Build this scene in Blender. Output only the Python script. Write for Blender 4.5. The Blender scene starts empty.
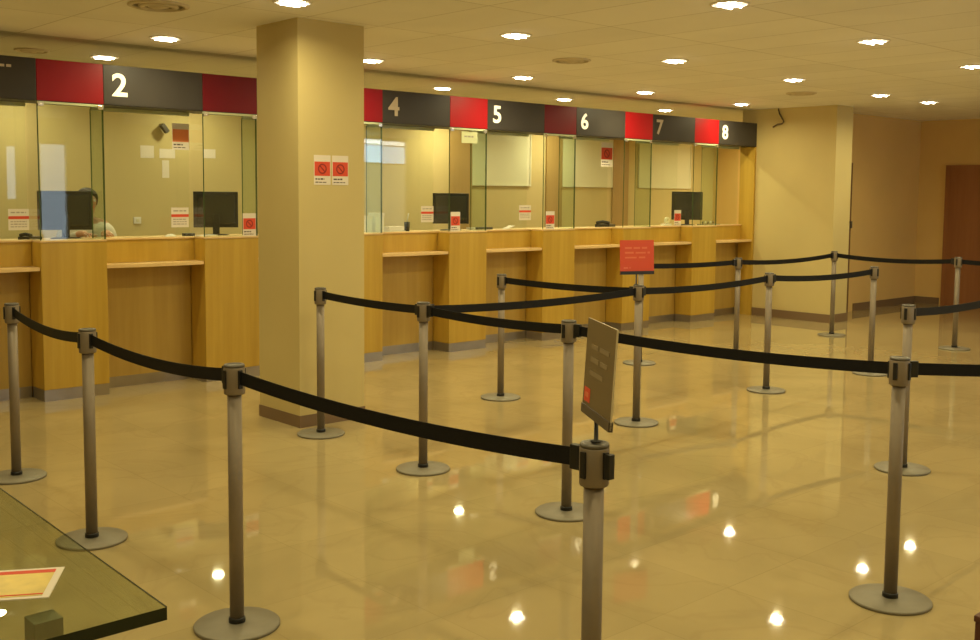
import bpy, bmesh, math, random
from mathutils import Vector, Matrix
random.seed(7)
C = bpy.context.scene.collection
PI = math.pi
D2 = bpy.data

# ------------------------------------------------------------------ materials
def new_mat(name):
    m = D2.materials.new(name); m.use_nodes = True
    nt = m.node_tree
    for n in list(nt.nodes): nt.nodes.remove(n)
    out = nt.nodes.new('ShaderNodeOutputMaterial')
    return m, nt, out

def principled(name, col, rough=.5, metal=0.0, spec=.5, noise=0.0, nscale=6.0, bump=0.0, emit=None, estr=0.0, coat=0.0):
    m, nt, out = new_mat(name)
    b = nt.nodes.new('ShaderNodeBsdfPrincipled')
    nt.links.new(b.outputs[0], out.inputs[0])
    b.inputs['Base Color'].default_value = (*col, 1)
    b.inputs['Roughness'].default_value = rough
    b.inputs['Metallic'].default_value = metal
    b.inputs['Specular IOR Level'].default_value = spec
    b.inputs['Coat Weight'].default_value = coat
    if emit:
        b.inputs['Emission Color'].default_value = (*emit, 1)
        b.inputs['Emission Strength'].default_value = estr
    if noise > 0 or bump > 0:
        tc = nt.nodes.new('ShaderNodeTexCoord')
        nz = nt.nodes.new('ShaderNodeTexNoise'); nz.inputs['Scale'].default_value = nscale
        nz.inputs['Detail'].default_value = 4
        nt.links.new(tc.outputs['Object'], nz.inputs['Vector'])
        if noise > 0:
            r = nt.nodes.new('ShaderNodeValToRGB')
            r.color_ramp.elements[0].position = .3; r.color_ramp.elements[1].position = .7
            r.color_ramp.elements[0].color = (*[c*(1-noise) for c in col], 1)
            r.color_ramp.elements[1].color = (*[min(1, c*(1+noise*.6)) for c in col], 1)
            nt.links.new(nz.outputs[0], r.inputs[0]); nt.links.new(r.outputs[0], b.inputs['Base Color'])
        if bump > 0:
            bp = nt.nodes.new('ShaderNodeBump'); bp.inputs['Strength'].default_value = bump
            bp.inputs['Distance'].default_value = .01
            nt.links.new(nz.outputs[0], bp.inputs['Height']); nt.links.new(bp.outputs[0], b.inputs['Normal'])
    return m

def wood(name, c1, c2, rough=.38, sc=1.0):
    """vertical grain: noise stretched along z plus wider plank-to-plank bands"""
    m, nt, out = new_mat(name)
    b = nt.nodes.new('ShaderNodeBsdfPrincipled'); nt.links.new(b.outputs[0], out.inputs[0])
    b.inputs['Roughness'].default_value = rough
    tc = nt.nodes.new('ShaderNodeTexCoord')
    mp = nt.nodes.new('ShaderNodeMapping'); mp.inputs['Scale'].default_value = (14*sc, 14*sc, .7*sc)
    nz = nt.nodes.new('ShaderNodeTexNoise'); nz.inputs['Scale'].default_value = 1.6; nz.inputs['Detail'].default_value = 6
    nz.inputs['Roughness'].default_value = .6
    nt.links.new(tc.outputs['Object'], mp.inputs[0]); nt.links.new(mp.outputs[0], nz.inputs['Vector'])
    mp2 = nt.nodes.new('ShaderNodeMapping'); mp2.inputs['Scale'].default_value = (5*sc, 5*sc, .15*sc)
    n2 = nt.nodes.new('ShaderNodeTexNoise'); n2.inputs['Scale'].default_value = 1.0; n2.inputs['Detail'].default_value = 2
    nt.links.new(tc.outputs['Object'], mp2.inputs[0]); nt.links.new(mp2.outputs[0], n2.inputs['Vector'])
    mx = nt.nodes.new('ShaderNodeMath'); mx.operation = 'MULTIPLY_ADD'; mx.inputs[1].default_value = .5; 
    ad = nt.nodes.new('ShaderNodeMath'); ad.operation = 'MULTIPLY'; ad.inputs[1].default_value = .5
    nt.links.new(n2.outputs[0], ad.inputs[0]); nt.links.new(nz.outputs[0], mx.inputs[0]); nt.links.new(ad.outputs[0], mx.inputs[2])
    r = nt.nodes.new('ShaderNodeValToRGB')
    r.color_ramp.elements[0].position = .34; r.color_ramp.elements[1].position = .66
    r.color_ramp.elements[0].color = (*c1, 1); r.color_ramp.elements[1].color = (*c2, 1)
    nt.links.new(mx.outputs[0], r.inputs[0]); nt.links.new(r.outputs[0], b.inputs['Base Color'])
    return m

def emission(name, col, s):
    m, nt, out = new_mat(name)
    e = nt.nodes.new('ShaderNodeEmission'); e.inputs[0].default_value = (*col, 1); e.inputs[1].default_value = s
    nt.links.new(e.outputs[0], out.inputs[0]); return m

def thin_glass(name, tint, ior=1.5, rough=0.0):
    m, nt, out = new_mat(name)
    t = nt.nodes.new('ShaderNodeBsdfTransparent'); t.inputs[0].default_value = (*tint, 1)
    g = nt.nodes.new('ShaderNodeBsdfGlossy'); g.inputs['Roughness'].default_value = rough
    # Schlick reflectance, the same on both faces of the sheet
    ge = nt.nodes.new('ShaderNodeNewGeometry'); dt = nt.nodes.new('ShaderNodeVectorMath'); dt.operation = 'DOT_PRODUCT'
    nt.links.new(ge.outputs['Normal'], dt.inputs[0]); nt.links.new(ge.outputs['Incoming'], dt.inputs[1])
    def mth(op, a, b=None):
        n = nt.nodes.new('ShaderNodeMath'); n.operation = op
        for k, v in enumerate((a, b)):
            if v is None: continue
            if isinstance(v, (int, float)): n.inputs[k].default_value = v
            else: nt.links.new(v, n.inputs[k])
        return n.outputs[0]
    c = mth('ABSOLUTE', dt.outputs['Value']); k5 = mth('POWER', mth('SUBTRACT', 1.0, c), 5.0)
    f0 = ((ior-1)/(ior+1))**2*.75
    fr = mth('ADD', mth('MULTIPLY', k5, .75-f0), f0)
    mx = nt.nodes.new('ShaderNodeMixShader')
    nt.links.new(fr, mx.inputs[0]); nt.links.new(t.outputs[0], mx.inputs[1]); nt.links.new(g.outputs[0], mx.inputs[2])
    nt.links.new(mx.outputs[0], out.inputs[0]); return m

def grid_mat(name, base, joint, sx, sy, ox, oy, mortar, rough, spec, cloud, cscale, vein=None, vein_amt=0.0, rjoint=None):
    """square-laid tiles / ceiling boards in world metres, with soft clouding"""
    m, nt, out = new_mat(name); L = nt.links.new
    b = nt.nodes.new('ShaderNodeBsdfPrincipled'); L(b.outputs[0], out.inputs[0])
    b.inputs['Roughness'].default_value = rough; b.inputs['Specular IOR Level'].default_value = spec
    tc = nt.nodes.new('ShaderNodeTexCoord')
    mp = nt.nodes.new('ShaderNodeMapping'); mp.inputs['Location'].default_value = (-ox, -oy, 0)
    L(tc.outputs['Object'], mp.inputs[0])
    br = nt.nodes.new('ShaderNodeTexBrick'); br.offset = 0.0; br.squash = 1.0
    br.inputs['Scale'].default_value = 1.0; br.inputs['Brick Width'].default_value = sx; br.inputs['Row Height'].default_value = sy
    br.inputs['Mortar Size'].default_value = mortar; br.inputs['Mortar Smooth'].default_value = .3
    br.inputs['Color1'].default_value = (.92, .92, .92, 1); br.inputs['Color2'].default_value = (1, 1, 1, 1)
    br.inputs['Mortar'].default_value = (*joint, 1)
    L(mp.outputs[0], br.inputs['Vector'])
    nz = nt.nodes.new('ShaderNodeTexNoise'); nz.inputs['Scale'].default_value = cscale; nz.inputs['Detail'].default_value = 5
    nz.inputs['Distortion'].default_value = .8
    L(tc.outputs['Object'], nz.inputs['Vector'])
    r = nt.nodes.new('ShaderNodeValToRGB')
    r.color_ramp.elements[0].position = .32; r.color_ramp.elements[1].position = .68
    r.color_ramp.elements[0].color = (*[c*(1-cloud) for c in base], 1); r.color_ramp.elements[1].color = (*base, 1)
    L(nz.outputs[0], r.inputs[0])
    mul = nt.nodes.new('ShaderNodeMix'); mul.data_type = 'RGBA'; mul.blend_type = 'MULTIPLY'; mul.inputs[0].default_value = 1
    L(r.outputs[0], mul.inputs[6]); L(br.outputs['Color'], mul.inputs[7])
    last = mul.outputs[2]
    if vein:
        n3 = nt.nodes.new('ShaderNodeTexNoise'); n3.inputs['Scale'].default_value = 1.1; n3.inputs['Detail'].default_value = 7
        n3.inputs['Distortion'].default_value = 1.6
        L(tc.outputs['Object'], n3.inputs['Vector'])
        sb = nt.nodes.new('ShaderNodeMath'); sb.operation = 'SUBTRACT'; sb.inputs[1].default_value = .5; L(n3.outputs[0], sb.inputs[0])
        ab = nt.nodes.new('ShaderNodeMath'); ab.operation = 'ABSOLUTE'; L(sb.outputs[0], ab.inputs[0])
        mr = nt.nodes.new('ShaderNodeMapRange'); mr.inputs[1].default_value = 0; mr.inputs[2].default_value = .03
        mr.inputs[3].default_value = vein_amt; mr.inputs[4].default_value = 0; L(ab.outputs[0], mr.inputs[0])
        mv = nt.nodes.new('ShaderNodeMix'); mv.data_type = 'RGBA'; L(mr.outputs[0], mv.inputs[0]); L(last, mv.inputs[6])
        mv.inputs[7].default_value = (*vein, 1); last = mv.outputs[2]
    L(last, b.inputs['Base Color'])
    return m

M = {}
M['wall'] = principled('wall_paint', (.60, .495, .225), .75, noise=.05, nscale=1.2, bump=.02)
M['wall_far'] = principled('wall_paint_brightened', (.72, .50, .19), .75, noise=.05, nscale=1.2)  # same wall paint, red raised to make up for weak light at this end
M['office_wall'] = principled('office_wall_paint', (.60, .50, .24), .8, noise=.05, nscale=1.0)
M['floor'] = grid_mat('polished_marble', (.45, .36, .18), (.86, .85, .84), .55, .55, 2.55, 3.05, .003, .03, .5, .14, 1.4, (.30, .22, .11), .22)
M['ceiling'] = grid_mat('ceiling_board', (.92, .89, .82), (.66, .64, .60), .575, 1.15, 2.82, 5.0, .006, .85, .2, .06, 1.0)
M['ceiling_office'] = grid_mat('ceiling_board_shaded', (.68, .66, .54), (.7, .68, .64), .575, 1.15, 2.82, 5.0, .004, .85, .2, .06, 1.0)  # same boards continuing, greyer and darker to paint in the office light
M['base'] = principled('baseboard_brown', (.20, .13, .075), .45)
M['maple'] = wood('maple_veneer', (.46, .285, .036), (.57, .375, .060), .36)
M['maple_in'] = wood('maple_recess', (.44, .285, .062), (.53, .36, .09), .42)
M['maple_edge'] = wood('maple_edge', (.74, .52, .24), (.80, .58, .28), .35)
M['office_wood'] = wood('office_wood', (.36, .24, .085), (.44, .30, .115), .5)
M['steel'] = principled('brushed_skirting', (.42, .38, .34), .32, .85, noise=.15, nscale=3)
M['post'] = principled('satin_post_metal', (.25, .205, .155), .5, .35, noise=.04, nscale=20)
M['post_base'] = principled('post_base_metal', (.235, .215, .165), .5, .35, noise=.08, nscale=14)
M['cap'] = principled('post_cap', (.13, .12, .105), .4, .4)
M['black'] = principled('black_plastic', (.012, .012, .012), .4)
M['belt'] = principled('black_webbing', (.007, .007, .009), .6, spec=.25, noise=.3, nscale=120)
M['grey_sign'] = principled('grey_sign', (.052, .046, .041), .42, spec=.3, noise=.08, nscale=2)
M['red_sign'] = principled('red_sign', (.17, .003, .010), .42, spec=.3)
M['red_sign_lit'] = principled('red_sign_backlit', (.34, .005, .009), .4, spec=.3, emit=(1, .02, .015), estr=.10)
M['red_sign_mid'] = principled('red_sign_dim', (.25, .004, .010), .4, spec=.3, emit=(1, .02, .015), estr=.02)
M['num_lit'] = principled('numeral_backlit', (.9, .86, .7), .4, emit=(1, .9, .66), estr=.55)
M['num_dim'] = principled('numeral_unlit', (.55, .47, .36), .45)
M['glass'] = thin_glass('screen_glass', (.955, .975, .945))
M['glass_side'] = thin_glass('side_glass', (.945, .982, .94))
M['glass_clear'] = thin_glass('clear_side_glass', (.99, .995, .985))
M['glass_edge'] = principled('glass_edge_green', (.05, .10, .035), .2)
M['glass_edge_pale'] = principled('glass_edge_pale', (.55, .60, .38), .3)
M['chrome'] = principled('clamp_metal', (.75, .70, .60), .25, .9)
M['paper'] = principled('paper', (.78, .72, .64), .7)
M['paper_y'] = principled('paper_pale', (.74, .72, .50), .7)
M['red_ink'] = principled('red_print', (.70, .075, .03), .6)
M['orange_ink'] = principled('orange_print', (.86, .27, .09), .6)
M['ink'] = principled('dark_print', (.10, .07, .06), .7)
M['ink_pale'] = principled('grey_print', (.42, .36, .32), .7)
M['ink_dark_red'] = principled('dark_red_print', (.28, .02, .012), .6)
M['monitor'] = principled('monitor_shell', (.018, .019, .017), .35)
M['monitor_panel'] = principled('monitor_back', (.032, .034, .03), .22)
M['lamp_frame'] = principled('lamp_frame', (.75, .72, .66), .35)
M['lamp'] = emission('lamp_reflector', (1, .78, .48), 1.7)
M['bulb'] = emission('lamp_tube', (1, .88, .66), 30.0)
M['vent'] = principled('vent_grille', (.62, .54, .40), .6)
M['vent_dark'] = principled('vent_gap', (.30, .24, .16), .8)
M['door'] = wood('door_wood', (.27, .105, .035), (.34, .14, .05), .45)
M['door_frame'] = principled('door_frame', (.20, .11, .045), .5)
M['sign_taupe'] = principled('taupe_board', (.165, .12, .06), .45)
M['sign_strip'] = principled('taupe_strip', (.075, .06, .05), .4)
M['sign_edge'] = principled('clear_sign_edge', (.62, .55, .40), .3)
M['txt_taupe'] = principled('pale_lettering', (.26, .20, .115), .6)
M['red_board'] = principled('red_board', (.66, .07, .012), .4)
M['txt_red'] = principled('orange_lettering', (.76, .19, .08), .6)
M['table_glass'] = thin_glass('table_glass', (.86, .90, .80))
M['table_edge'] = principled('table_glass_edge', (.012, .020, .010), .15)
M['table_metal'] = principled('table_leg_metal', (.24, .22, .17), .45, .2)
M['gold'] = principled('gold_print', (.74, .56, .12), .35, noise=.3, nscale=16)
M['skin'] = principled('skin', (.52, .29, .18), .5)
M['hair'] = principled('hair', (.018, .010, .007), .55)
M['shirt'] = principled('white_shirt', (.66, .64, .56), .8)
M['trousers'] = principled('dark_trousers', (.03, .03, .035), .8)
M['frosted'] = principled('frosted_panel', (.74, .74, .56), .35, noise=.06, nscale=.9)
M['white_frame'] = principled('white_frame', (.74, .72, .66), .4)
M['white_box'] = principled('white_plastic', (.78, .77, .72), .4)
M['day'] = emission('daylight_pane', (.62, .78, 1.0), 1.15)
M['day_haze'] = emission('daylight_lower_pane', (.78, .84, .78), .55)
M['shop_day'] = emission('shopfront_daylight', (.70, .86, 1.0), 4.2)
M['shop_sky'] = emission('shopfront_sky', (.42, .70, 1.0), 8.5)
M['shop_bright'] = emission('shopfront_bright', (.9, .96, 1.0), 11.0)
M['shop_low'] = emission('shopfront_street', (.95, 1.0, .78), 1.5)
M['brown_box'] = principled('brown_leather', (.10, .035, .02), .5)
M['cable'] = principled('dark_cable', (.10, .075, .05), .6)

# ------------------------------------------------------------------ mesh helpers
def nb(): return bmesh.new()

def box(bm, x0, x1, y0, y1, z0, z1, bevel=0.0, mi=0):
    r = bmesh.ops.create_cube(bm, size=1.0)
    vs = r['verts']
    for v in vs:
        v.co = Vector(((x0+x1)/2 + v.co.x*(x1-x0), (y0+y1)/2 + v.co.y*(y1-y0), (z0+z1)/2 + v.co.z*(z1-z0)))
    fs = {f for v in vs for f in v.link_faces}
    for f in fs: f.material_index = mi
    if bevel > 0:
        es = list({e for v in vs for e in v.link_edges})
        bmesh.ops.bevel(bm, geom=es, offset=bevel, segments=2, affect='EDGES', profile=.6)
    return fs

def lathe(bm, prof, n=40, cx=0, cy=0, close=True):
    rings = []
    for r, z in prof:
        rings.append([bm.verts.new((cx + r*math.cos(2*PI*i/n), cy + r*math.sin(2*PI*i/n), z)) for i in range(n)])
    for a, b in zip(rings, rings[1:]):
        for i in range(n):
            f = bm.faces.new((a[i], a[(i+1) % n], b[(i+1) % n], b[i])); f.smooth = True
    if close:
        bm.faces.new(list(reversed(rings[0]))); bm.faces.new(rings[-1])

def tube(bm, pts, r, n=10):
    pts = [Vector(p) for p in pts]; rings = []
    for i, p in enumerate(pts):
        t = (pts[min(i+1, len(pts)-1)] - pts[max(i-1, 0)]).normalized()
        a = Vector((0, 0, 1)) if abs(t.z) < .9 else Vector((1, 0, 0))
        u = t.cross(a).normalized(); w = t.cross(u)
        rings.append([bm.verts.new(p + (u*math.cos(2*PI*k/n) + w*math.sin(2*PI*k/n))*r) for k in range(n)])
    for a, b in zip(rings, rings[1:]):
        for k in range(n):
            f = bm.faces.new((a[k], a[(k+1) % n], b[(k+1) % n], b[k])); f.smooth = True
    bm.faces.new(rings[0]); bm.faces.new(list(reversed(rings[-1])))

def prism(bm, poly, z0, z1, mi_top=0, mi_side=0):
    a = [bm.verts.new((x, y, z0)) for x, y in poly]; b = [bm.verts.new((x, y, z1)) for x, y in poly]
    f = bm.faces.new(list(reversed(a))); f.material_index = mi_top
    f = bm.faces.new(b); f.material_index = mi_top
    n = len(poly)
    for i in range(n):
        f = bm.faces.new((a[i], a[(i+1) % n], b[(i+1) % n], b[i])); f.material_index = mi_side

def ring_flat(bm, r0, r1, y0, y1, cx, cz, n=28):
    """ring standing in the xz plane"""
    for i in range(n):
        a0, a1 = 2*PI*i/n, 2*PI*(i+1)/n
        P = lambda r, a, y: bm.verts.new((cx + r*math.cos(a), y, cz + r*math.sin(a)))
        q = [P(r0, a0, y0), P(r1, a0, y0), P(r1, a1, y0), P(r0, a1, y0)]
        bm.faces.new(q)
        q2 = [P(r1, a0, y0), P(r1, a0, y1), P(r1, a1, y1), P(r1, a1, y0)]; bm.faces.new(q2)
        q3 = [P(r0, a0, y1), P(r0, a0, y0), P(r0, a1, y0), P(r0, a1, y1)]; bm.faces.new(q3)
    bmesh.ops.remove_doubles(bm, verts=bm.verts[:], dist=1e-5)

def mesh(name, bm, mats):
    bmesh.ops.recalc_face_normals(bm, faces=bm.faces[:])
    me = D2.meshes.new(name); bm.to_mesh(me); bm.free()
    for m in (mats if isinstance(mats, (list, tuple)) else [mats]): me.materials.append(m)
    return me

def link(name, me, parent=None):
    o = D2.objects.new(name, me); C.objects.link(o)
    if parent: o.parent = parent
    return o

def obj(name, bm, mats, parent=None): return link(name, mesh(name, bm, mats), parent)

def tag(o, label=None, cat=None, group=None, kind=None):
    if label: o['label'] = label
    if cat: o['category'] = cat
    if group: o['group'] = group
    if kind: o['kind'] = kind
    return o

def thing(name, label, cat, loc=(0, 0, 0), rz=0, group=None, rx=0):
    o = D2.objects.new(name, None); C.objects.link(o); o.empty_display_size = .1
    o.location = loc; o.rotation_euler = (rx, 0, rz)
    return tag(o, label, cat, group)

def struct(name, bm, mats, label=None):
    return tag(obj(name, bm, mats), label, None, None, 'structure')

# ------------------------------------------------------------------ camera
Rt = Vector((0.7381, -0.67464, 0.00848)).normalized(); Fw = Vector((0.67287, 0.73512, -0.08278)).normalized()
Up = Rt.cross(Fw).normalized()
cam_d = D2.cameras.new('camera'); cam = D2.objects.new('camera', cam_d); C.objects.link(cam)
cam.matrix_world = Matrix(((Rt.x, Up.x, -Fw.x, 0), (Rt.y, Up.y, -Fw.y, 0), (Rt.z, Up.z, -Fw.z, 1.634), (0, 0, 0, 1)))
cam_d.sensor_width = 36; cam_d.lens = 36*1057.46/980; cam_d.shift_y = -(320-282.156)/980
cam_d.clip_start = .05; cam_d.clip_end = 100
bpy.context.scene.camera = cam

# ------------------------------------------------------------------ room
CZ = 2.813          # ceiling
YF = 8.285          # front plane of the teller counter
YB = 8.545          # recessed plane of the bays
XE = 12.5           # right end of the counter
P = 1.365; PW = .515; X0 = 2.92     # spacing and width of the counter pillars

bm = nb(); box(bm, -3, 16.2, -1.3, 11.7, -.12, 0); struct('floor', bm, M['floor'])
bm = nb(); box(bm, -3, 16.2, -1.3, YF+.05, CZ, CZ+.12); struct('ceiling', bm, M['ceiling'])
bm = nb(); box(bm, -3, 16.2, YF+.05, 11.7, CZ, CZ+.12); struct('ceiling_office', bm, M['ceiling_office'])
# back wall (behind the photographer) with tall shop windows
WIN = [(5.885, 6.085, 1.47, 2.37), (6.245, 6.70, .3, 2.41), (6.79, 6.96, 1.47, 2.23), (12.55, 14.2, .3, 2.76)]
YW = -1.1
bm = nb()
xs = [-3.2]
for a, b, z0, z1 in WIN:
    box(bm, xs[-1], a, YW-.2, YW, 0, CZ); box(bm, a, b, YW-.2, YW, 0, z0); box(bm, a, b, YW-.2, YW, z1, CZ); xs.append(b)
box(bm, xs[-1], 16.2, YW-.2, YW, 0, CZ)
struct('wall_back', bm, M['wall'])
for i, (a, b, z0, z1) in enumerate(WIN):
    bm = nb(); t = .02
    for q in ((a, a+t, z0, z1), (b-t, b, z0, z1), (a+t, b-t, z0, z0+t), (a+t, b-t, z1-t, z1)): box(bm, q[0], q[1], YW-.1, YW, q[2], q[3])
    w = struct('window_%d' % (i+1), bm, M['white_frame'])
    if b-a < 1:
        bm = nb(); box(bm, a+t, b-t, YW-.09, YW-.08, z0+t, z1-t); obj('pane', bm, M['shop_day'], w)
    else:
        bm = nb(); box(bm, a+t, b-t, YW-.1, YW, 2.24, 2.27); box(bm, a+t, b-t, YW-.1, YW, 2.63, 2.65); obj('transom', bm, M['white_frame'], w)
        bm = nb(); box(bm, a+t, b-t, YW-.09, YW-.08, z0+t, 2.24); obj('lower_pane', bm, M['shop_low'], w)
        bm = nb(); box(bm, a+t, b-t, YW-.09, YW-.08, 2.27, 2.63); obj('middle_pane', bm, M['shop_sky'], w)
        bm = nb(); box(bm, a+t, b-t, YW-.09, YW-.08, 2.65, z1-t); obj('top_pane', bm, M['shop_bright'], w)
bm = nb(); box(bm, -3.2, -3.0, YW, 11.7, 0, CZ); struct('wall_left', bm, M['wall'])
bm = nb(); box(bm, -3.0, 2.2, YF+.0, YF+.2, 0, CZ); struct('wall_front', bm, M['wall'])
# far end of the hall
bm = nb(); box(bm, 16.0, 16.2, YW, 11.5, 0, CZ); struct('wall_far', bm, M['wall_far'])
bm = nb(); box(bm, 12.91, 13.05, 7.66, 7.84, 0, CZ); box(bm, 13.05, 13.90, 7.66, 7.84, 2.12, CZ); box(bm, 13.90, 16.0, 7.66, 7.84, 0, CZ)
struct('wall_right', bm, M['wall_far'])
bm = nb(); box(bm, 12.5, 12.91, 7.1, 8.52, 0, CZ); struct('wall_block', bm, M['wall'])
bm = nb(); box(bm, 3.93, 4.477, 6.24, 6.782, 0, CZ); struct('column', bm, M['wall'])
# base boards
bm = nb()
for a in ((3.925, 4.482, 6.235, 6.24), (3.925, 4.482, 6.782, 6.787), (3.925, 3.93, 6.24, 6.782), (4.477, 4.482, 6.24, 6.782)): box(bm, *a, 0, .085)
struct('baseboard_column', bm, M['base'])
bm = nb(); box(bm, 12.485, 12.925, 7.085, 7.1, 0, .11); box(bm, 12.485, 12.5, 7.1, 8.28, 0, .11); struct('baseboard_block', bm, M['base'])
bm = nb(); box(bm, 14.1, 15.985, 7.645, 7.66, 0, .11); struct('baseboard_right', bm, M['base'])
bm = nb(); box(bm, 15.985, 16.0, 7.27, 7.66, 0, .11); struct('baseboard_far', bm, M['base'])
# door in the wall behind the block, and the brown door in the far wall
bm = nb(); box(bm, 13.05, 13.11, 7.62, 7.86, 0, 2.12); box(bm, 13.83, 13.90, 7.62, 7.86, 0, 2.12); box(bm, 13.11, 13.83, 7.62, 7.86, 2.06, 2.12)
d1 = struct('door_1', bm, M['door_frame'])
bm = nb(); box(bm, 13.11, 13.83, 7.72, 7.76, .005, 2.06, .004); obj('leaf', bm, M['door'], d1)
bm = nb(); box(bm, 13.84, 13.88, 7.585, 7.62, 1.20, 1.30, .006); obj('handle', bm, M['cap'], d1)
bm = nb(); box(bm, 15.96, 15.999, 7.17, 7.23, 0, 2.13); box(bm, 15.96, 15.999, 6.28, 6.34, 0, 2.13); box(bm, 15.96, 15.999, 6.34, 7.17, 2.07, 2.13)
d2 = struct('door_2', bm, M['door'])
bm = nb(); box(bm, 15.965, 15.999, 6.34, 7.17, .005, 2.07); lf = obj('leaf', bm, M['door'], d2)
bm = nb(); box(bm, 15.93, 15.965, 6.39, 6.43, .98, 1.12, .006); obj('handle', bm, M['cap'], lf)

# office behind the glass
YO = 11.5
bm = nb(); box(bm, -3, 16.0, YO, YO+.2, 0, CZ); struct('wall_office', bm, M['office_wall'])
for i, (a, b) in enumerate(((10.14, 11.33), (12.02, 13.2), (13.87, 15.3))):
    bm = nb()
    for q in ((a, a+.025, 1.76, 2.58), (b-.025, b, 1.76, 2.58), (a+.025, b-.025, 1.76, 1.785), (a+.025, b-.025, 2.555, 2.58)): box(bm, q[0], q[1], YO-.03, YO-.001, q[2], q[3])
    w = struct('window_%d' % (5+i), bm, M['frosted'])
    bm = nb(); box(bm, a+.025, b-.025, YO-.02, YO-.001, 1.785, 2.555); obj('frosted_pane', bm, M['frosted'], w)
for i, (a, b) in enumerate(((9.72, 10.13), (11.66, 12.01), (13.21, 13.6))):
    bm = nb(); box(bm, a, b, YO-.03, YO-.001, 0, 2.75); struct('trim_%d' % (1+i), bm, M['office_wood'])

# ------------------------------------------------------------------ teller counter
pillar_meta = {0: ('2', 'left of the number 2 bay'), 1: None}
def word_bars(bm, x0, x1, z, h, y0, y1, n):
    """illegible printed words as short blocks"""
    x = x0; k = 0
    while x < x1-.004:
        w = (x1-x0)/n*random.uniform(.6, 1.25); e = min(x1, x+w)
        box(bm, x, e, y0, y1, z, z+h*random.uniform(.8, 1.0)); x = e+(x1-x0)/n*.22

def pillar(i, label):
    x = X0+P*i
    t = thing('counter_pillar', label, 'counter', (x, YF, 0), 0, 'teller counter pillars')
    bm = nb(); box(bm, 0, PW, 0, .262, .09, 1.235, .004); obj('panel', bm, M['maple'], t)
    bm = nb(); box(bm, -.003, PW+.003, -.004, .262, 1.2355, 1.25, .003); obj('top_cap', bm, M['maple_edge'], t)
    bm = nb(); box(bm, .002, PW-.002, .003, .262, 0, .0895); obj('skirting', bm, M['steel'], t)
    return t

def bay(i, label):
    """bay to the right of pillar i"""
    x = X0+P*i+PW+.004; W = P-PW-.008 if i < 6 else 12.459-x
    t = thing('counter_bay', label, 'counter', (x, YF, 0), 0, 'teller counter bays')
    bm = nb(); box(bm, 0, W, .2625, .28, .09, 1.015); obj('back_panel', bm, M['maple_in'], t)
    bm = nb(); box(bm, 0, W, .19, .28, 1.046, 1.2345, .002); obj('apron', bm, M['maple'], t)
    bm = nb(); n = 12
    poly = [(W, .28), (0, .28)] + [(W*k/n, .012-.022*math.sin(PI*k/n)) for k in range(n+1)]
    prism(bm, poly, 1.018, 1.045); obj('writing_shelf', bm, M['maple_edge'], t)
    bm = nb(); box(bm, 0, W, .18, .285, 1.235, 1.25, .003); obj('top_cap', bm, M['maple_edge'], t)
    bm = nb(); box(bm, 0, W, .262, .28, 0, .0895); obj('skirting', bm, M['steel'], t)
    return t

P_LBL = ['maple counter pillar under the red panel left of number 2', 'maple counter pillar beside the cream column, left side, under a dark red panel',
         'maple counter pillar half hidden behind the cream column, left of number 4 bay', 'maple counter pillar under the red panel between numbers 4 and 5',
         'maple counter pillar under the red panel between numbers 5 and 6', 'maple counter pillar under the red panel between numbers 6 and 7, behind the red sign',
         'maple counter pillar under the red panel between numbers 7 and 8']
for i, l in enumerate(P_LBL): pillar(i, l)
B_LBL = {-1: 'maple counter bay with shelf at far left, cut by the photo edge', 0: 'maple counter bay with writing shelf below the number 2',
         1: 'maple counter bay hidden behind the cream column', 2: 'maple counter bay with writing shelf below the number 4', 3: 'maple counter bay with writing shelf below the number 5',
         4: 'maple counter bay with writing shelf below the number 6', 5: 'maple counter bay with writing shelf below the number 7', 6: 'maple counter bay with writing shelf below the number 8, at far right end'}
for i, l in B_LBL.items(): bay(i, l)
# tall timber end panel against the far block
bm = nb(); box(bm, 12.462, 12.4985, YF, 8.52, 0, 2.309, .003); tag(obj('end_panel', bm, M['maple']), 'tall maple end panel closing the counter against the far cream block', 'panel')
# staff-side worktop
bm = nb(); box(bm, 2.3, 12.9, YB+.035, 9.2, 1.205, 1.232, .004); t = tag(obj('staff_worktop', bm, M['maple_edge']), 'long staff worktop behind the glass screens carrying the monitors', 'worktop')
bm = nb(); box(bm, 2.3, 12.9, 8.62, 8.65, 0, 1.2045); obj('front_board', bm, M['maple_in'], t)

# fascia panels, glass
ZB, ZT = 2.311, 2.628
FD = .30
def fascia(name, x0, x1, mat, label):
    t = thing(name, label, 'sign', (x0, YF, ZB), 0, 'fascia panels over the counter')
    bm = nb(); fs = box(bm, .001, x1-x0-.001, 0, FD, .006, ZT-ZB, .003)
    obj('panel', bm, mat, t)
    bm = nb(); box(bm, .001, x1-x0-.001, .004, FD, 0, .0055); obj('bottom_rail', bm, M['black'], t)
    return t

def numeral(t, ch, xc, h, mat, dz=0.0):
    cu = D2.curves.new('numeral', 'FONT'); cu.body = ch; cu.size = 1; cu.offset = .02; cu.extrude = .01
    tmp = D2.objects.new('numeral_tmp', cu); C.objects.link(tmp)
    dg = bpy.context.evaluated_depsgraph_get(); dg.update()
    me = D2.meshes.new_from_object(tmp.evaluated_get(dg)); C.objects.unlink(tmp); D2.objects.remove(tmp); D2.curves.remove(cu)
    xs = [v.co.x for v in me.vertices]; ys = [v.co.y for v in me.vertices]
    s = h/(max(ys)-min(ys)); cx = (max(xs)+min(xs))/2; cy = (max(ys)+min(ys))/2
    for v in me.vertices:
        x, y, z = v.co; v.co = ((x-cx)*s*1.06, -.001-(z+.01)*.25, (y-cy)*s)
    me.name = 'numeral'; me.materials.clear(); me.materials.append(mat)
    o = link('numeral', me, t); o.location = (xc, -.0025, (ZT-ZB)/2+dz)
    return o

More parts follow.
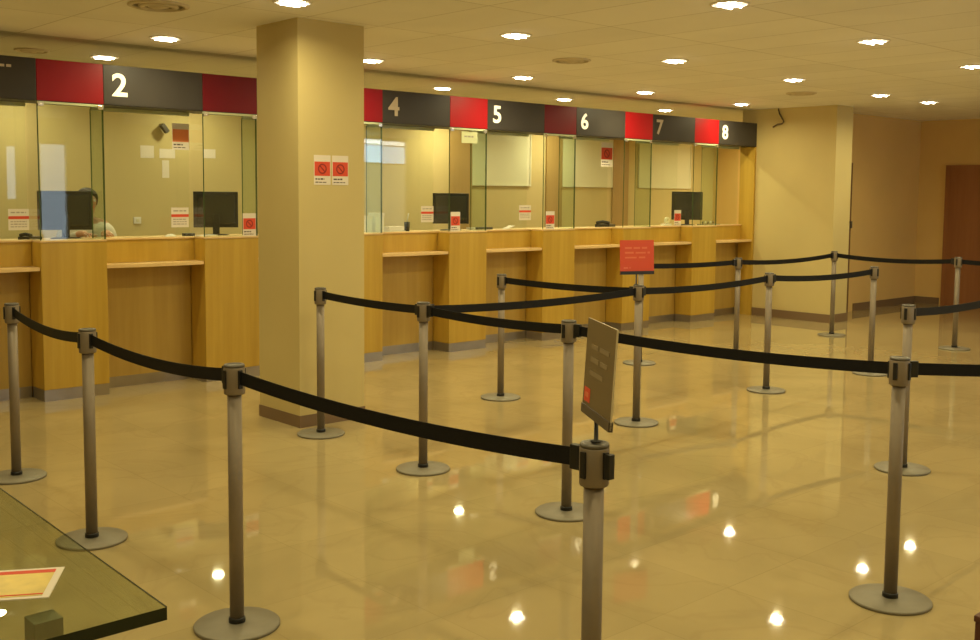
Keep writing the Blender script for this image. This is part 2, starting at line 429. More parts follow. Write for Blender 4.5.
R_LBL = ['red fascia panel left of number 2', 'dark red fascia panel right of number 2, beside the cream column', 'red fascia panel left of number 4, part hidden by the column',
         'bright red fascia panel between numbers 4 and 5', 'dark red fascia panel between numbers 5 and 6', 'red fascia panel between numbers 6 and 7', 'bright red fascia panel between numbers 7 and 8']
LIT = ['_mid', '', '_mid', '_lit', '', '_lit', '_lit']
for i, l in enumerate(R_LBL):
    x = X0+P*i; fascia('fascia_panel', x, x+PW, M['red_sign'+LIT[i]], l)
NUM = {-1: None, 0: '2', 1: '3', 2: '4', 3: '5', 4: '6', 5: '7', 6: '8'}
for i, ch in NUM.items():
    x = X0+P*i+PW; x1 = X0+P*(i+1) if i < 6 else 12.4985
    if ch is None:
        t = fascia('fascia_panel', x, x1, M['grey_sign'], 'dark grey fascia panel with tiny lettering at the left photo edge')
        bm = nb(); word_bars(bm, .42, .67, .235, .022, -.002, 0, 4); obj('lettering', bm, M['num_dim'], t)
    else:
        l = 'dark grey fascia panel with number %s' % ch + ('' if ch != '3' else ', hidden behind the cream column')
        t = fascia('number_sign', x, x1, M['grey_sign'], l)
        numeral(t, ch, .130, .182, M['num_dim'] if ch in '47' else M['num_lit'], .006)

def pane(bm, x0, x1, y0, y1, z0, z1, thin):
    """glass sheet: faces glass (0), rim green (1), top rim pale (2)"""
    fs = box(bm, x0, x1, y0, y1, z0, z1)
    bm.normal_update()
    for f in fs:
        n = f.normal
        big = abs(n.y) > .5 if thin == 'y' else abs(n.x) > .5
        f.material_index = 0 if big else (2 if n.z > .5 or n.z < -.5 else 1)

GM = [M['glass'], M['glass_edge'], M['glass_edge_pale']]
GS = [M['glass_side'], M['glass_edge'], M['glass_edge_pale']]
G0, G1 = 1.2505, 2.292
S_LBL = ['glass screen over the pillar left of number 2', 'glass screen over the pillar left of the cream column', 'glass screen over the pillar just right of the cream column',
         'glass screen over the pillar between numbers 4 and 5', 'glass screen over the pillar between numbers 5 and 6', 'glass screen over the pillar between numbers 6 and 7', 'glass screen over the pillar between numbers 7 and 8']
for i, l in enumerate(S_LBL):
    t = thing('glass_screen', l, 'glass screen', (X0+P*i, YF, 0), 0, 'glass screens over the counter pillars')
    bm = nb(); pane(bm, .002, PW-.002, .006, .016, G0, G1, 'y'); obj('front_pane', bm, GM, t)
    bm = nb(); box(bm, .002, .012, .018, .258, G0, G1); obj('side_pane', bm, [M['glass_clear'], M['glass_edge']], t)
    for pl in t.children[-1].data.polygons:
        if pl.normal.y < -.5: pl.material_index = 1
    bm = nb(); pane(bm, PW-.012, PW-.002, .018, .258, G0, G1, 'x'); obj('side_pane', bm, GS, t)
    bm = nb(); box(bm, .002, PW-.002, .003, .019, G1+.0005, 2.3105); obj('top_rail', bm, M['glass_edge_pale'], t)
    for x in (.006, PW-.05):
        bm = nb(); box(bm, x, x+.044, -.004, .0055, 2.272, 2.306, .004); obj('clamp', bm, M['chrome'], t)
V_LBL = {-1: 'recessed glass pane at far left behind the strip notice', 0: 'recessed glass pane under number 2', 1: 'recessed glass pane hidden behind the column', 2: 'recessed glass pane under number 4',
         3: 'recessed glass pane under number 5', 4: 'recessed glass pane under number 6', 5: 'recessed glass pane under number 7', 6: 'recessed glass pane under number 8'}
for i, l in V_LBL.items():
    x = X0+P*i+PW; x1 = x+P-PW if i < 6 else 12.461
    bm = nb(); pane(bm, x+.001, x1-.001, YB, YB+.010, G0, 2.2815, 'y'); t = tag(obj('bay_glass', bm, [M['glass'], M['glass_clear'], M['glass_edge_pale']]), l, 'glass pane', 'recessed panes of the teller screens')
    bm = nb(); box(bm, x+.001, x1-.001, YB-.012, YB+.015, 2.282, 2.3105); obj('top_rail', bm, M['glass_edge_pale'], t)

# ------------------------------------------------------------------ notices
def ban_notice(name, label, w, h, loc, rz=0, group='red square ban notices', sym=None, sq=None):
    """white sheet, red square with a barred ring, dark words below; stands in xz, front towards -y"""
    t = thing(name, label, 'notice', loc, rz, group)
    bm = nb(); box(bm, -w/2, w/2, -.0015, 0, 0, h); obj('sheet', bm, M['paper'], t)
    z0, z1 = h*.30, h*.78
    bm = nb(); box(bm, -w/2+.004, w/2-.004, -.0022, -.0016, z0, z1); obj('red_square' if sq is None else 'orange_square', bm, sq or M['red_ink'], t)
    r = min(w, z1-z0)*.36; cz = (z0+z1)/2
    bm = nb(); ring_flat(bm, r*.74, r, -.0028, -.0023, 0, cz)
    q = nb(); box(q, -r*.85, r*.85, -.0028, -.0023, -r*.12, r*.12)
    for v in q.verts: v.co = Matrix.Rotation(math.radians(45), 3, 'Y') @ v.co + Vector((0, 0, cz))
    tmp = D2.meshes.new('t'); q.to_mesh(tmp); q.free(); bm.from_mesh(tmp); D2.meshes.remove(tmp)
    obj('symbol', bm, sym or M['ink_dark_red'], t)
    bm = nb(); word_bars(bm, -w*.42, w*.12, h*.17, h*.055, -.0022, -.0016, 3); word_bars(bm, -w*.42, w*.3, h*.07, h*.035, -.0022, -.0016, 4)
    obj('lettering', bm, M['ink'], t)
    return t
def strip_notice(label, w, h, loc):
    t = thing('notice', label, 'notice', loc, 0, 'striped notices on the glass')
    bm = nb(); box(bm, -w/2, w/2, -.0015, 0, 0, h); obj('sheet', bm, M['paper'], t)
    bm = nb(); box(bm, -w/2, w/2, -.0022, -.0016, h*.52, h*.66); obj('red_stripe', bm, M['red_ink'], t)
    bm = nb()
    for z in (.80,): word_bars(bm, -w*.38, w*.36, h*z, h*.07, -.0022, -.0016, 3)
    for z in (.38, .26, .14): word_bars(bm, -w*.40, w*.38, h*z, h*.05, -.0022, -.0016, 5)
    obj('lettering', bm, M['ink_pale'], t)
    return t
ban_notice('notice', 'red and white ban notice on the column, left of the pair', .136, .205, (4.122, 6.2398, 1.69))
ban_notice('notice', 'red and white ban notice on the column, right of the pair', .136, .205, (4.272, 6.2398, 1.69))
ban_notice('notice', 'red and white notice at foot of the glass beside the column, left side', .128, .2, (4.716, YF+.0045, 1.2505))
ban_notice('notice', 'red and white notice at foot of glass between numbers 4 and 5', .128, .2, (7.096, YF+.0045, 1.2505))
ban_notice('notice', 'red and white notice at foot of glass between numbers 5 and 6', .140, .2, (8.49, YF+.0045, 1.2505))
ban_notice('notice', 'red and white notice in front of the rightmost black monitor', .140, .2, (11.125, YB-.0015, 1.2505))
ban_notice('notice', 'white and red notice hung high on the glass under number 6', .206, .292, (9.715, YB-.0015, 1.978))
ban_notice('notice', 'large orange notice hung high on the glass under number 2', .155, .224, (4.207, YB-.0015, 1.992), sym=M['orange_ink'], sq=M['orange_ink'])
strip_notice('white notice with red stripe on the leftmost glass', .155, .165, (2.85, YB-.0015, 1.325))
strip_notice('white notice with red stripe on the glass under number 2', .16, .17, (4.19, YB-.0015, 1.328))
strip_notice('white notice with red stripe on the glass under number 4', .165, .167, (6.93, YB-.0015, 1.340))
strip_notice('white notice with red stripe on the glass under number 5', .185, .168, (8.345, YB-.0015, 1.347))
t = thing('paper_sign', 'pale paper sign high behind the glass between numbers 4 and 5', 'notice', (7.295, YF+.019, 2.16))
bm = nb(); box(bm, -.108, .108, 0, .0015, 0, .12); obj('sheet', bm, M['paper_y'], t)
bm = nb(); word_bars(bm, -.07, .06, .06, .018, -.0007, -.0001, 3); obj('lettering', bm, M['ink_pale'], t)
for k, (x, z, w, h, l) in enumerate(((5.175, 2.01, .16, .14, 'small white paper on office wall, left of the row under number 2'), (5.40, 2.015, .19, .105, 'small white paper on office wall, middle of the row under number 2'),
                                  (5.945, 2.03, .155, .105, 'small white paper on office wall, right of the row behind the dark screen edge'), (5.43, 1.79, .085, .20, 'narrow upright white paper on the office wall below the row'))):
    bm = nb(); box(bm, x, x+w, YO-.003, YO-.0005, z, z+h); tag(obj('paper_note', bm, M['paper']), l, 'paper')
bm = nb(); box(bm, 5.08, 5.165, YO-.014, YO-.0005, 1.27, 1.345, .004); t = tag(obj('wall_switch', bm, M['white_box']), 'small pale switch plate low on the office wall under number 2', 'switch')
bm = nb(); box(bm, 5.105, 5.14, YO-.019, YO-.0145, 1.29, 1.325, .002); obj('rocker', bm, M['paper_y'], t)
t = thing('wall_camera', 'small dark device on a bracket high on the office wall, left of the orange notice', 'camera', (5.42, YO, 2.36))
bm = nb(); tube(bm, [(0, -.002, .03), (0, -.03, .03), (.01, -.05, .015)], .014); obj('bracket', bm, M['cap'], t)
bm = nb(); box(bm, -.03, .08, -.11, -.04, -.02, .03, .008)
bmesh.ops.rotate(bm, verts=bm.verts[:], cent=(0, -.07, .01), matrix=Matrix.Rotation(.9, 3, 'Y')); obj('housing', bm, M['cap'], t)

# ------------------------------------------------------------------ staff-side clutter
WZ = 1.2325
def monitor(label, x, y, rz, w=.40, h=.33):
    t = thing('monitor', label, 'monitor', (x, y, WZ), rz, 'black monitors behind the glass')
    bm = nb(); lathe(bm, [(.12, 0), (.12, .008), (.10, .014), (.03, .018)], 28); obj('foot', bm, M['monitor'], t)
    bm = nb(); box(bm, -.03, .03, -.015, .015, .0165, .20, .004); obj('neck', bm, M['monitor'], t)
    z0 = .075
    bm = nb(); box(bm, -w/2, w/2, .018, .058, z0, z0+h, .006); obj('screen_frame', bm, M['monitor'], t)
    bm = nb(); box(bm, -w/2+.03, w/2-.03, -.004, .0175, z0+.035, z0+h-.03, .008); obj('back_shell', bm, M['monitor_panel'], t)
    bm = nb(); box(bm, -w/2+.016, w/2-.016, .0585, .060, z0+.018, z0+h-.018); obj('display', bm, M['black'], t)
    return t
az = lambda x, y: math.atan2(y, x)-PI/2   # turned so its back faces the hall
monitor('wide black monitor in front of the seated clerk, far left', 3.345, 8.90, az(3.33, 8.9)*.9, .43, .325)
monitor('black monitor behind the glass right of number 2, left of the column', 4.72, 8.9, az(4.72, 8.9)*.9, .40, .33)
monitor('black monitor between numbers 4 and 5', 7.555, 8.9, az(7.555, 8.9)*.9, .40, .335)
monitor('black monitor below number 7, rightmost of the four', 11.80, 8.9, az(11.8, 8.9)*.9, .42, .385)
def clutter(name, label, cat, mat, x0, x1, y0, y1, h, bev=.006):
    bm = nb(); box(bm, x0, x1, y0, y1, WZ, WZ+h, bev); return tag(obj(name, bm, mat), label, cat)
def phone(label, x, y, rz, s=1.0):
    t = thing('desk_phone', label, 'phone', (x, y, WZ), rz)
    bm = nb(); prism(bm, [(-.08*s, -.09*s), (.08*s, -.09*s), (.08*s, .09*s), (-.08*s, .09*s)], 0, .04*s); obj('body', bm, M['monitor'], t)
    bm = nb(); tube(bm, [(-.055*s, -.08*s, .055*s), (-.06*s, 0, .068*s), (-.055*s, .08*s, .055*s)], .018*s, 10); obj('handset', bm, M['black'], t)
    bm = nb(); box(bm, -.02*s, .07*s, -.06*s, .03*s, .041*s, .046*s); obj('keypad', bm, M['ink_pale'], t)
    return t
phone('dark desk phone beside the far left notice', 3.02, 8.80, .4, .75)
phone('dark desk phone on worktop below number 6', 9.93, 8.74, .3, 1.1)
clutter('card_reader', 'small black card reader left of the monitor under number 2', 'card reader', M['black'], 4.32, 4.42, 8.72, 8.78, .035)
bm = nb(); bmesh.ops.create_uvsphere(bm, u_segments=20, v_segments=12, radius=1)
for v in bm.verts: v.co = Vector((4.20+v.co.x*.055, 8.75+v.co.y*.035, WZ+max(0, v.co.z)*.032))
bmesh.ops.dissolve_degenerate(bm, edges=bm.edges[:], dist=1e-5)
for f in bm.faces: f.smooth = True
tag(obj('computer_mouse', bm, M['white_box']), 'white computer mouse on worktop under number 2', 'mouse')
clutter('keyboard', 'white keyboard lying left of the monitor by the column', 'keyboard', M['white_box'], 4.44, 4.60, 8.64, 8.76, .018)
clutter('stapler', 'dark stapler on worktop just right of the pillar between 4 and 5', 'stapler', M['cap'], 7.78, 8.0, 8.70, 8.75, .04)
t = thing('open_folder', 'open white papers on the worktop below number 5', 'papers', (8.16, 8.72, WZ))
bm = nb(); box(bm, -.14, .02, -.05, .05, 0, .006); obj('sheet', bm, M['paper'], t)
bm = nb(); prism(bm, [(.025, -.05), (.16, -.05), (.16, .05), (.025, .05)], 0, .006)
bmesh.ops.rotate(bm, verts=bm.verts[:], cent=(.025, 0, 0), matrix=Matrix.Rotation(-.35, 3, 'Y')); obj('sheet', bm, M['paper'], t)
clutter('paper_stack', 'low stack of papers below number 4 beside the monitor', 'papers', M['paper'], 7.78, 7.95, 8.80, 8.90, .03, .001)
t = thing('pen_tray', 'tray of dark and white pens below number 8', 'pen tray', (12.05, 8.72, WZ))
bm = nb(); box(bm, -.2, .2, -.05, .05, 0, .022, .004); obj('tray', bm, M['cap'], t)
for k in range(5):
    bm = nb(); x = -.14+k*.06; tube(bm, [(x-.04, -.03, .034), (x+.05, .03, .050)], .009, 8); obj('pen', bm, M['white_box'] if k % 2 else M['monitor'], t)
t = thing('tape_dispenser', 'small pale desk item left of the rightmost monitor', 'tape dispenser', (11.28, 8.85, WZ))
bm = nb(); prism(bm, [(-.08, -.03), (.08, -.03), (.08, .03), (-.08, .03)], 0, .03); obj('body', bm, M['white_box'], t)
bm = nb(); ring_flat(bm, .02, .045, -.015, .015, .02, .0755); obj('roll', bm, M['paper_y'], t)
for (x, w, d, h, l) in ((6.40, .09, .10, .17, 'slim white box on the staff worktop right beside the column edge'), (6.53, .11, .12, .20, 'tall white box on the staff worktop under number 4, left one')):
    bm = nb(); box(bm, x, x+w, 8.9, 8.9+d, WZ, WZ+h*.8, .005); tt = tag(obj('white_box', bm, M['white_box']), l, 'box')
    bm = nb(); box(bm, x-.004, x+w+.004, 8.896, 8.904+d, WZ+h*.8+.0005, WZ+h, .004); obj('lid', bm, M['paper'], tt)
t = thing('paper_tray', 'white paper tray on the staff worktop under number 4', 'tray', (6.80, 8.95, WZ))
bm = nb(); box(bm, -.11, .11, -.07, .07, 0, .012); obj('tray', bm, M['white_box'], t)
bm = nb(); box(bm, -.10, .10, -.06, .06, .0125, .055); obj('paper', bm, M['paper'], t)
t = thing('pen_cup', 'dark pen cup with a white pen under number 4, left of the striped notice', 'pen cup', (6.99, 8.96, WZ))
bm = nb(); lathe(bm, [(.028, 0), (.032, .10)], 20); obj('cup', bm, M['monitor'], t)
bm = nb(); tube(bm, [(0, 0, .1005), (.02, 0, .19)], .006, 8); obj('pen', bm, M['white_box'], t)
# ------------------------------------------------------------------ clerk
def skin_body(name, verts, edges, radii, mat, parent=None, root=0, sub=2):
    me = D2.meshes.new(name); me.from_pydata(verts, edges, []); me.materials.append(mat)
    o = link(name+'_src', me)
    sk = o.modifiers.new('s', 'SKIN'); sk.use_smooth_shade = True
    ly = me.skin_vertices[0].data
    for i, r in enumerate(radii): ly[i].radius = r if isinstance(r, tuple) else (r, r)
    ly[root].use_root = True
    sb = o.modifiers.new('u', 'SUBSURF'); sb.levels = sub; sb.render_levels = sub
    dg = bpy.context.evaluated_depsgraph_get(); dg.update()
    m2 = D2.meshes.new_from_object(o.evaluated_get(dg)); m2.name = name
    if not m2.materials: m2.materials.append(mat)
    D2.objects.remove(o); D2.meshes.remove(me)
    for p in m2.polygons: p.use_smooth = True
    return link(name, m2, parent)
t = thing('person', 'person in a white shirt with dark hair behind the far left monitor', 'person', (3.715, 9.42, 0))
bv = [(0, 0, .88), (0, .01, 1.02), (0, 0, 1.20), (0, -.02, 1.335), (0, -.035, 1.40), (0, -.06, 1.47), (0, -.07, 1.545), (0, -.06, 1.60),
      (.165, -.02, 1.33), (.225, -.04, 1.12), (.10, -.24, 1.268), (.02, -.33, 1.262),
      (-.165, -.02, 1.33), (-.225, -.04, 1.12), (-.16, -.27, 1.268), (-.13, -.36, 1.262),
      (.09, 0, .84), (.095, -.01, .47), (.095, .01, .08), (.095, -.12, .04),
      (-.09, 0, .84), (-.095, -.01, .47), (-.095, .01, .08), (-.095, -.12, .04)]
be = [(0, 1), (1, 2), (2, 3), (3, 4), (4, 5), (5, 6), (6, 7), (3, 8), (8, 9), (9, 10), (10, 11), (3, 12), (12, 13), (13, 14), (14, 15),
      (0, 16), (16, 17), (17, 18), (18, 19), (0, 20), (20, 21), (21, 22), (22, 23)]
br = [(.14, .10), (.13, .09), (.14, .095), (.11, .075), .05, (.066, .078), (.076, .092), (.066, .08), .06, .045, .03, .026, .06, .045, .03, .026, .085, .06, .042, .035, .085, .06, .042, .035]
skin_body('body', bv, be, br, M['skin'], t)
sv = [bv[i] for i in (0, 1, 2, 3, 8, 9, 10, 12, 13, 14)]
skin_body('shirt', sv, [(0, 1), (1, 2), (2, 3), (3, 4), (4, 5), (5, 6), (3, 7), (7, 8), (8, 9)],
          [(.155, .115), (.148, .108), (.165, .12), (.14, .10), .092, .07, .04, .092, .07, .04], M['shirt'], t)
skin_body('trousers', [bv[i] for i in (0, 16, 17, 18, 20, 21, 22)], [(0, 1), (1, 2), (2, 3), (0, 4), (4, 5), (5, 6)], [(.15, .115), .1, .078, .055, .1, .078, .055], M['trousers'], t)
bm = nb(); bmesh.ops.create_uvsphere(bm, u_segments=24, v_segments=16, radius=1)
for v in list(bm.verts):
    x, y, z = v.co
    v.co = Vector((x*.094, -.045+y*.112, 1.57+z*.095))
bmesh.ops.delete(bm, geom=[v for v in bm.verts if (v.co.y < -.10 and v.co.z < 1.60) or v.co.z < 1.50], context='VERTS')
for f in bm.faces: f.smooth = True
obj('hair', bm, M['hair'], t)
# face: eyes, nose, mouth, ears; fingers on the desk
for s in (-1, 1):
    bm = nb(); bmesh.ops.create_uvsphere(bm, u_segments=10, v_segments=8, radius=.011, matrix=Matrix.Translation((s*.03, -.150, 1.548))); obj('eye', bm, M['white_box'], t)
    bm = nb(); bmesh.ops.create_uvsphere(bm, u_segments=10, v_segments=8, radius=1)
    for v in bm.verts: v.co = Vector((s*.082+v.co.x*.010, -.055+v.co.y*.018, 1.535+v.co.z*.03))
    obj('ear', bm, M['skin'], t)
    for k in range(5):
        a = (k-2)*.22; L = (.045, .075, .082, .076, .06)[k]; x0 = s*.13 if s < 0 else .03
        if k == 0: pts = [(x0-s*.018, -.375, 1.262), (x0-s*.045, -.40, 1.255), (x0-s*.055, -.43, 1.248)]
        else:
            xk = x0+s*(k-2.5)*.017; pts = [(xk, -.38, 1.266), (xk+s*a*.02, -.38-L*.6, 1.262), (xk+s*a*.03, -.38-L, 1.246)]
        bm = nb(); tube(bm, pts, .0085, 8); obj('finger', bm, M['skin'], t)
bm = nb(); prism(bm, [(-.012, -.165), (.012, -.165), (.006, -.135), (-.006, -.135)], 1.515, 1.55); obj('nose', bm, M['skin'], t)
bm = nb(); tube(bm, [(-.022, -.145, 1.495), (0, -.151, 1.493), (.022, -.145, 1.495)], .005, 8); obj('mouth', bm, M['red_ink'], t)

# ------------------------------------------------------------------ queue posts
PR = .0265
def shared():
    s = {}
    bm = nb(); lathe(bm, [(.158, 0), (.160, .004), (.160, .010), (.156, .0135), (.06, .0175), (.032, .0185)], 56); s['base'] = mesh('base', bm, M['post_base'])
    bm = nb(); lathe(bm, [(.031, .0187), (.031, .034), (.0285, .038)], 32); s['base_collar'] = mesh('base_collar', bm, M['black'])
    bm = nb(); lathe(bm, [(PR, .0385), (PR, .886)], 32); s['pole'] = mesh('pole', bm, M['post'])
    bm = nb(); lathe(bm, [(.0275, .8865), (.037, .889), (.039, .894), (.039, .986), (.0375, .9895)], 36); s['head'] = mesh('head', bm, M['post'])
    bm = nb(); lathe(bm, [(.0385, .990), (.0385, .996), (.036, 1.0), (.028, 1.0), (.026, .997)], 36); s['head_cap'] = mesh('head_cap', bm, M['cap'])
    bm = nb(); box(bm, .0365, .0450, -.0085, .0085, .912, .981, .002); s['belt_slot'] = mesh('belt_slot', bm, M['black'])
    return s
SH = shared()
BZ = .952
def post(label, xy, ang, to=None, sag=.03, belt_end=.041, spare=False):
    t = thing('queue_post', label, 'queue post', (xy[0], xy[1], 0), ang, 'belt barrier posts')
    for n in ('base', 'base_collar', 'pole', 'head', 'head_cap'): link(n, SH[n], t)
    for k in range(4):
        o = link('belt_slot', SH['belt_slot'], t); o.rotation_euler = (0, 0, k*PI/2)
    if to is not None:
        v = Vector((to[0]-xy[0], to[1]-xy[1], 0)); L = v.length; d = v.normalized()
        dl = Matrix.Rotation(-ang, 3, 'Z') @ d; nrm = Vector((-dl.y, dl.x, 0))
        bm = nb(); n = 24; a0, a1 = .0415, L-belt_end-.022; th = .0016; hw = .0245
        rows = []
        for i in range(n+1):
            q = i/n; s = a0+(a1-a0)*q; z = BZ-4*sag*q*(1-q)
            c = dl*s
            rows.append([bm.verts.new(c+nrm*th+Vector((0, 0, z+hw))), bm.verts.new(c+nrm*th+Vector((0, 0, z-hw))), bm.verts.new(c-nrm*th+Vector((0, 0, z-hw))), bm.verts.new(c-nrm*th+Vector((0, 0, z+hw)))])
        for a, b in zip(rows, rows[1:]):
            for k in range(4): bm.faces.new((a[k], a[(k+1) % 4], b[(k+1) % 4], b[k]))
        bm.faces.new(rows[0]); bm.faces.new(list(reversed(rows[-1])))
        bl = obj('belt', bm, M['belt'], t); bl['label'] = 'black webbing belt'
        bm = nb()
        R = Matrix.Rotation(math.atan2(dl.y, dl.x), 3, 'Z')
        box(bm, a1-.012, L-belt_end, -.011, .011, BZ-.033, BZ+.033, .003)
        for w in bm.verts: w.co = R @ w.co
        obj('belt_clip', bm, M['black'], bl)
    elif spare:
        bm = nb(); box(bm, .0455, .062, -.011, .011, .914, .979, .003); obj('belt_clip', bm, M['black'], t)
    return t
Q = dict(S1=(2.013, 6.189), S2=(1.902, 4.830), S3=(1.920, 3.497), S4=(2.010, 1.792), S5=(3.936, 5.988), S6=(3.882, 4.817), S7=(3.901, 3.665), S8=(5.751, 6.146),
         S9=(5.854, 4.825), S10=(7.99, 6.56), S11=(9.30, 6.345), S12=(7.686, 4.933), S13=(11.415, 6.455), S14=(9.19, 4.79), S15=(11.441, 5.005), S16=(6.074, 2.939), S17=(4.033, 1.979),
         SA=(5.55, .87), SB=(8.05, 3.05), SC=(11.5, 3.25))
def ang(a, b): return math.atan2(Q[b][1]-Q[a][1], Q[b][0]-Q[a][0])
PL = [('S1', 'S2', 'grey belt post at the left photo edge, farthest of the left row', .035),
      ('S2', 'S3', 'grey belt post second from left, its base beside the glass table', .032),
      ('S3', 'S4', 'grey belt post in left foreground, in front of the counter and nearest left row base', .03),
      ('S4', None, 'closest grey belt post at bottom centre with the taupe sign on top', 0),
      ('S5', 'S6', 'grey belt post standing in front of the cream column', .010),
      ('S6', None, 'grey belt post right of the column where two belts fan out', .014),
      ('S7', 'S6', 'grey belt post directly left of the taupe sign board', .014),
      ('S8', 'S9', 'grey belt post in front of the pillar between numbers 4 and 5', .012),
      ('S9', 'S6', 'grey belt post carrying the red sign board', .022),
      ('S10', 'S11', 'grey belt post mostly hidden behind the red sign post', .012),
      ('S11', 'S13', 'grey belt post near the right end of the counter, below number 8', .03),
      ('S12', 'S9', 'grey belt post right of the red sign, base fully visible in mid floor', .022),
      ('S13', 'S15', 'farthest grey belt post in front of the cream block', .03),
      ('S14', 'S12', 'grey belt post just right of the far cream block, base hidden by the front belt', .025),
      ('S15', 'SC', 'far grey belt post in front of the brown door', .02),
      ('S16', 'SB', 'grey belt post directly behind the right foreground post', .03),
      ('S17', 'S7', 'grey belt post in right foreground with a large round base', .024)]
for a, b, l, sag in PL:
    post(l, Q[a], ang(a, b) if b else (ang('S3', 'S4')-.09 if a == 'S4' else ang('S6', 'S9')), Q[b] if b else None, sag, spare=(a == 'S4'))
for a, l in (('SA', 'grey belt post out of frame at right, holding the front belt'), ('SB', 'grey belt post out of frame at right, holding the middle belt'), ('SC', 'grey belt post out of frame at right, holding the far belt')):
    if a == 'SA': post(l, Q[a], ang('SA', 'S17'), Q['S17'], .018)
    else: post(l, Q[a], 0, None)

# sign boards on posts
def board(name, label, loc, rz, rx, w, h, zb, mats, rows, logo, rodx=0.0):
    t = thing(name, label, 'sign', (loc[0], loc[1], 1.0005), rz)
    z = zb-1.0
    bm = nb(); lathe(bm, [(.014, 0), (.014, .004), (.006, .006), (.0055, z+.03)], 16, rodx, .011); obj('rod', bm, M['black'], t)
    bm = nb(); box(bm, -w/2, w/2, -.0025, .0025, 0, h)
    bm.normal_update()
    for f in bm.faces: f.material_index = 0 if abs(f.normal.y) > .5 else 1
    p = obj('board', bm, [mats[0], mats[3]], t); p.location = (0, 0, z); p.rotation_euler = (rx, 0, 0)
    bm = nb(); box(bm, -w/2, w/2, -.006, .006, -.004, h*.085, .001); s = obj('bottom_strip', bm, mats[1], p)
    bm = nb()
    for (x0, x1, zz, hh, n) in rows: word_bars(bm, -w/2+w*x0, -w/2+w*x1, h*zz, h*hh, -.0034, -.0026, n)
    obj('lettering', bm, mats[2], p)
    if logo:
        bm = nb(); box(bm, -w/2+w*.05, -w/2+w*.26, -.0032, -.0026, h*.12, h*.27); lg = obj('logo', bm, M['red_ink'], p)
        bm = nb(); box(bm, -w/2+w*.09, -w/2+w*.21, -.0037, -.0033, h*.17, h*.22); obj('logo_mark', bm, M['txt_red'], lg)
    return t
board('sign_board', 'taupe sign board on a black rod above the closest post, with small red square', (1.986, 1.767), 1.003+PI, -.056, .259, .246, 1.066,
      (M['sign_taupe'], M['sign_strip'], M['txt_taupe'], M['sign_edge']), ((.2, .82, .70, .055, 2), (.2, .78, .56, .055, 2), (.2, .66, .42, .055, 1)), True, -.035)
board('sign_board', 'red sign board on a post in front of the counter', (5.840, 4.831), -.39, -.052, .269, .240, 1.078,
      (M['red_board'], M['black'], M['txt_red'], M['red_board']), ((.14, .80, .74, .06, 3), (.14, .88, .60, .06, 3), (.14, .74, .46, .06, 2), (.10, .3, .16, .05, 1)), False)

# ------------------------------------------------------------------ glass table bottom left
TZ = 1.085
t = thing('glass_table', 'thick green glass topped table at the bottom left corner', 'table', (.3, 2.1, 0))
bm = nb(); prism(bm, [(.606-.3, 1.291-2.1), (.640-.3, 2.40-2.1), (-.6-.3, 2.40-2.1), (-.6-.3, 1.30-2.1)], TZ-.0175, TZ, 0, 1)
bm.normal_update()
for f in bm.faces:
    if f.normal.x > .5: f.material_index = 0
obj('glass_top', bm, [M['table_glass'], M['table_edge']], t)
bm = nb(); prism(bm, [(.604-.3, 1.291-2.1), (.606-.3, 1.291-2.1), (.640-.3, 2.40-2.1), (.638-.3, 2.40-2.1)], TZ+.0002, TZ+.001); obj('edge_line', bm, M['table_edge'], t)
for (x, y) in ((.488, 1.410), (.488, 2.28), (-.45, 1.405), (-.45, 2.28)):
    bm = nb(); box(bm, x-.3-.019, x-.3+.019, y-2.1-.019, y-2.1+.019, 0, TZ-.018, .001); obj('leg', bm, M['table_metal'], t)
u = Vector((-.863, .505, 0)); v = Vector((-.505, -.863, 0)); c0 = Vector((.560, 1.526, TZ+.0005))
def sheet(bm, a0, a1, b0, b1, z0, z1):
    q = [c0+u*a+v*b for a, b in ((a0, b0), (a1, b0), (a1, b1), (a0, b1))]
    prism(bm, [(p.x, p.y) for p in q], TZ+z0, TZ+z1)
t = thing('leaflet', 'gold and red leaflet lying on the glass table', 'leaflet', (0, 0, 0))
bm = nb(); sheet(bm, 0, .168, 0, .119, .0005, .002); obj('sheet', bm, M['paper'], t)
bm = nb(); sheet(bm, .010, .164, .0215, .111, .0021, .0025); obj('gold_print', bm, M['gold'], t)
bm = nb(); sheet(bm, .010, .164, .008, .021, .0021, .0025); sheet(bm, .010, .164, .1035, .107, .0026, .0029); obj('red_print', bm, M['red_ink'], t)

# dark brown box at the right edge
t = thing('brown_box', 'dark brown box just entering the frame at bottom right corner', 'box', (3.003, 1.22, 0))
bm = nb(); box(bm, 0, .4, -.4, 0, 0, .43, .004); obj('body', bm, M['brown_box'], t)
bm = nb(); box(bm, -.003, .403, -.403, .003, .4305, .45, .004); obj('lid', bm, M['brown_box'], t)

# cable on the block
bm = nb(); tube(bm, [(12.478, 7.95, 2.81), (12.47, 7.925, 2.74), (12.468, 7.87, 2.66), (12.468, 7.856, 2.63), (12.468, 7.88, 2.605), (12.468, 7.95, 2.60), (12.47, 8.02, 2.565)], .010, 8)
tag(obj('hanging_cable', bm, M['cable']), 'dark bent cable hanging from the ceiling on the cream block right of number 8', 'cable')

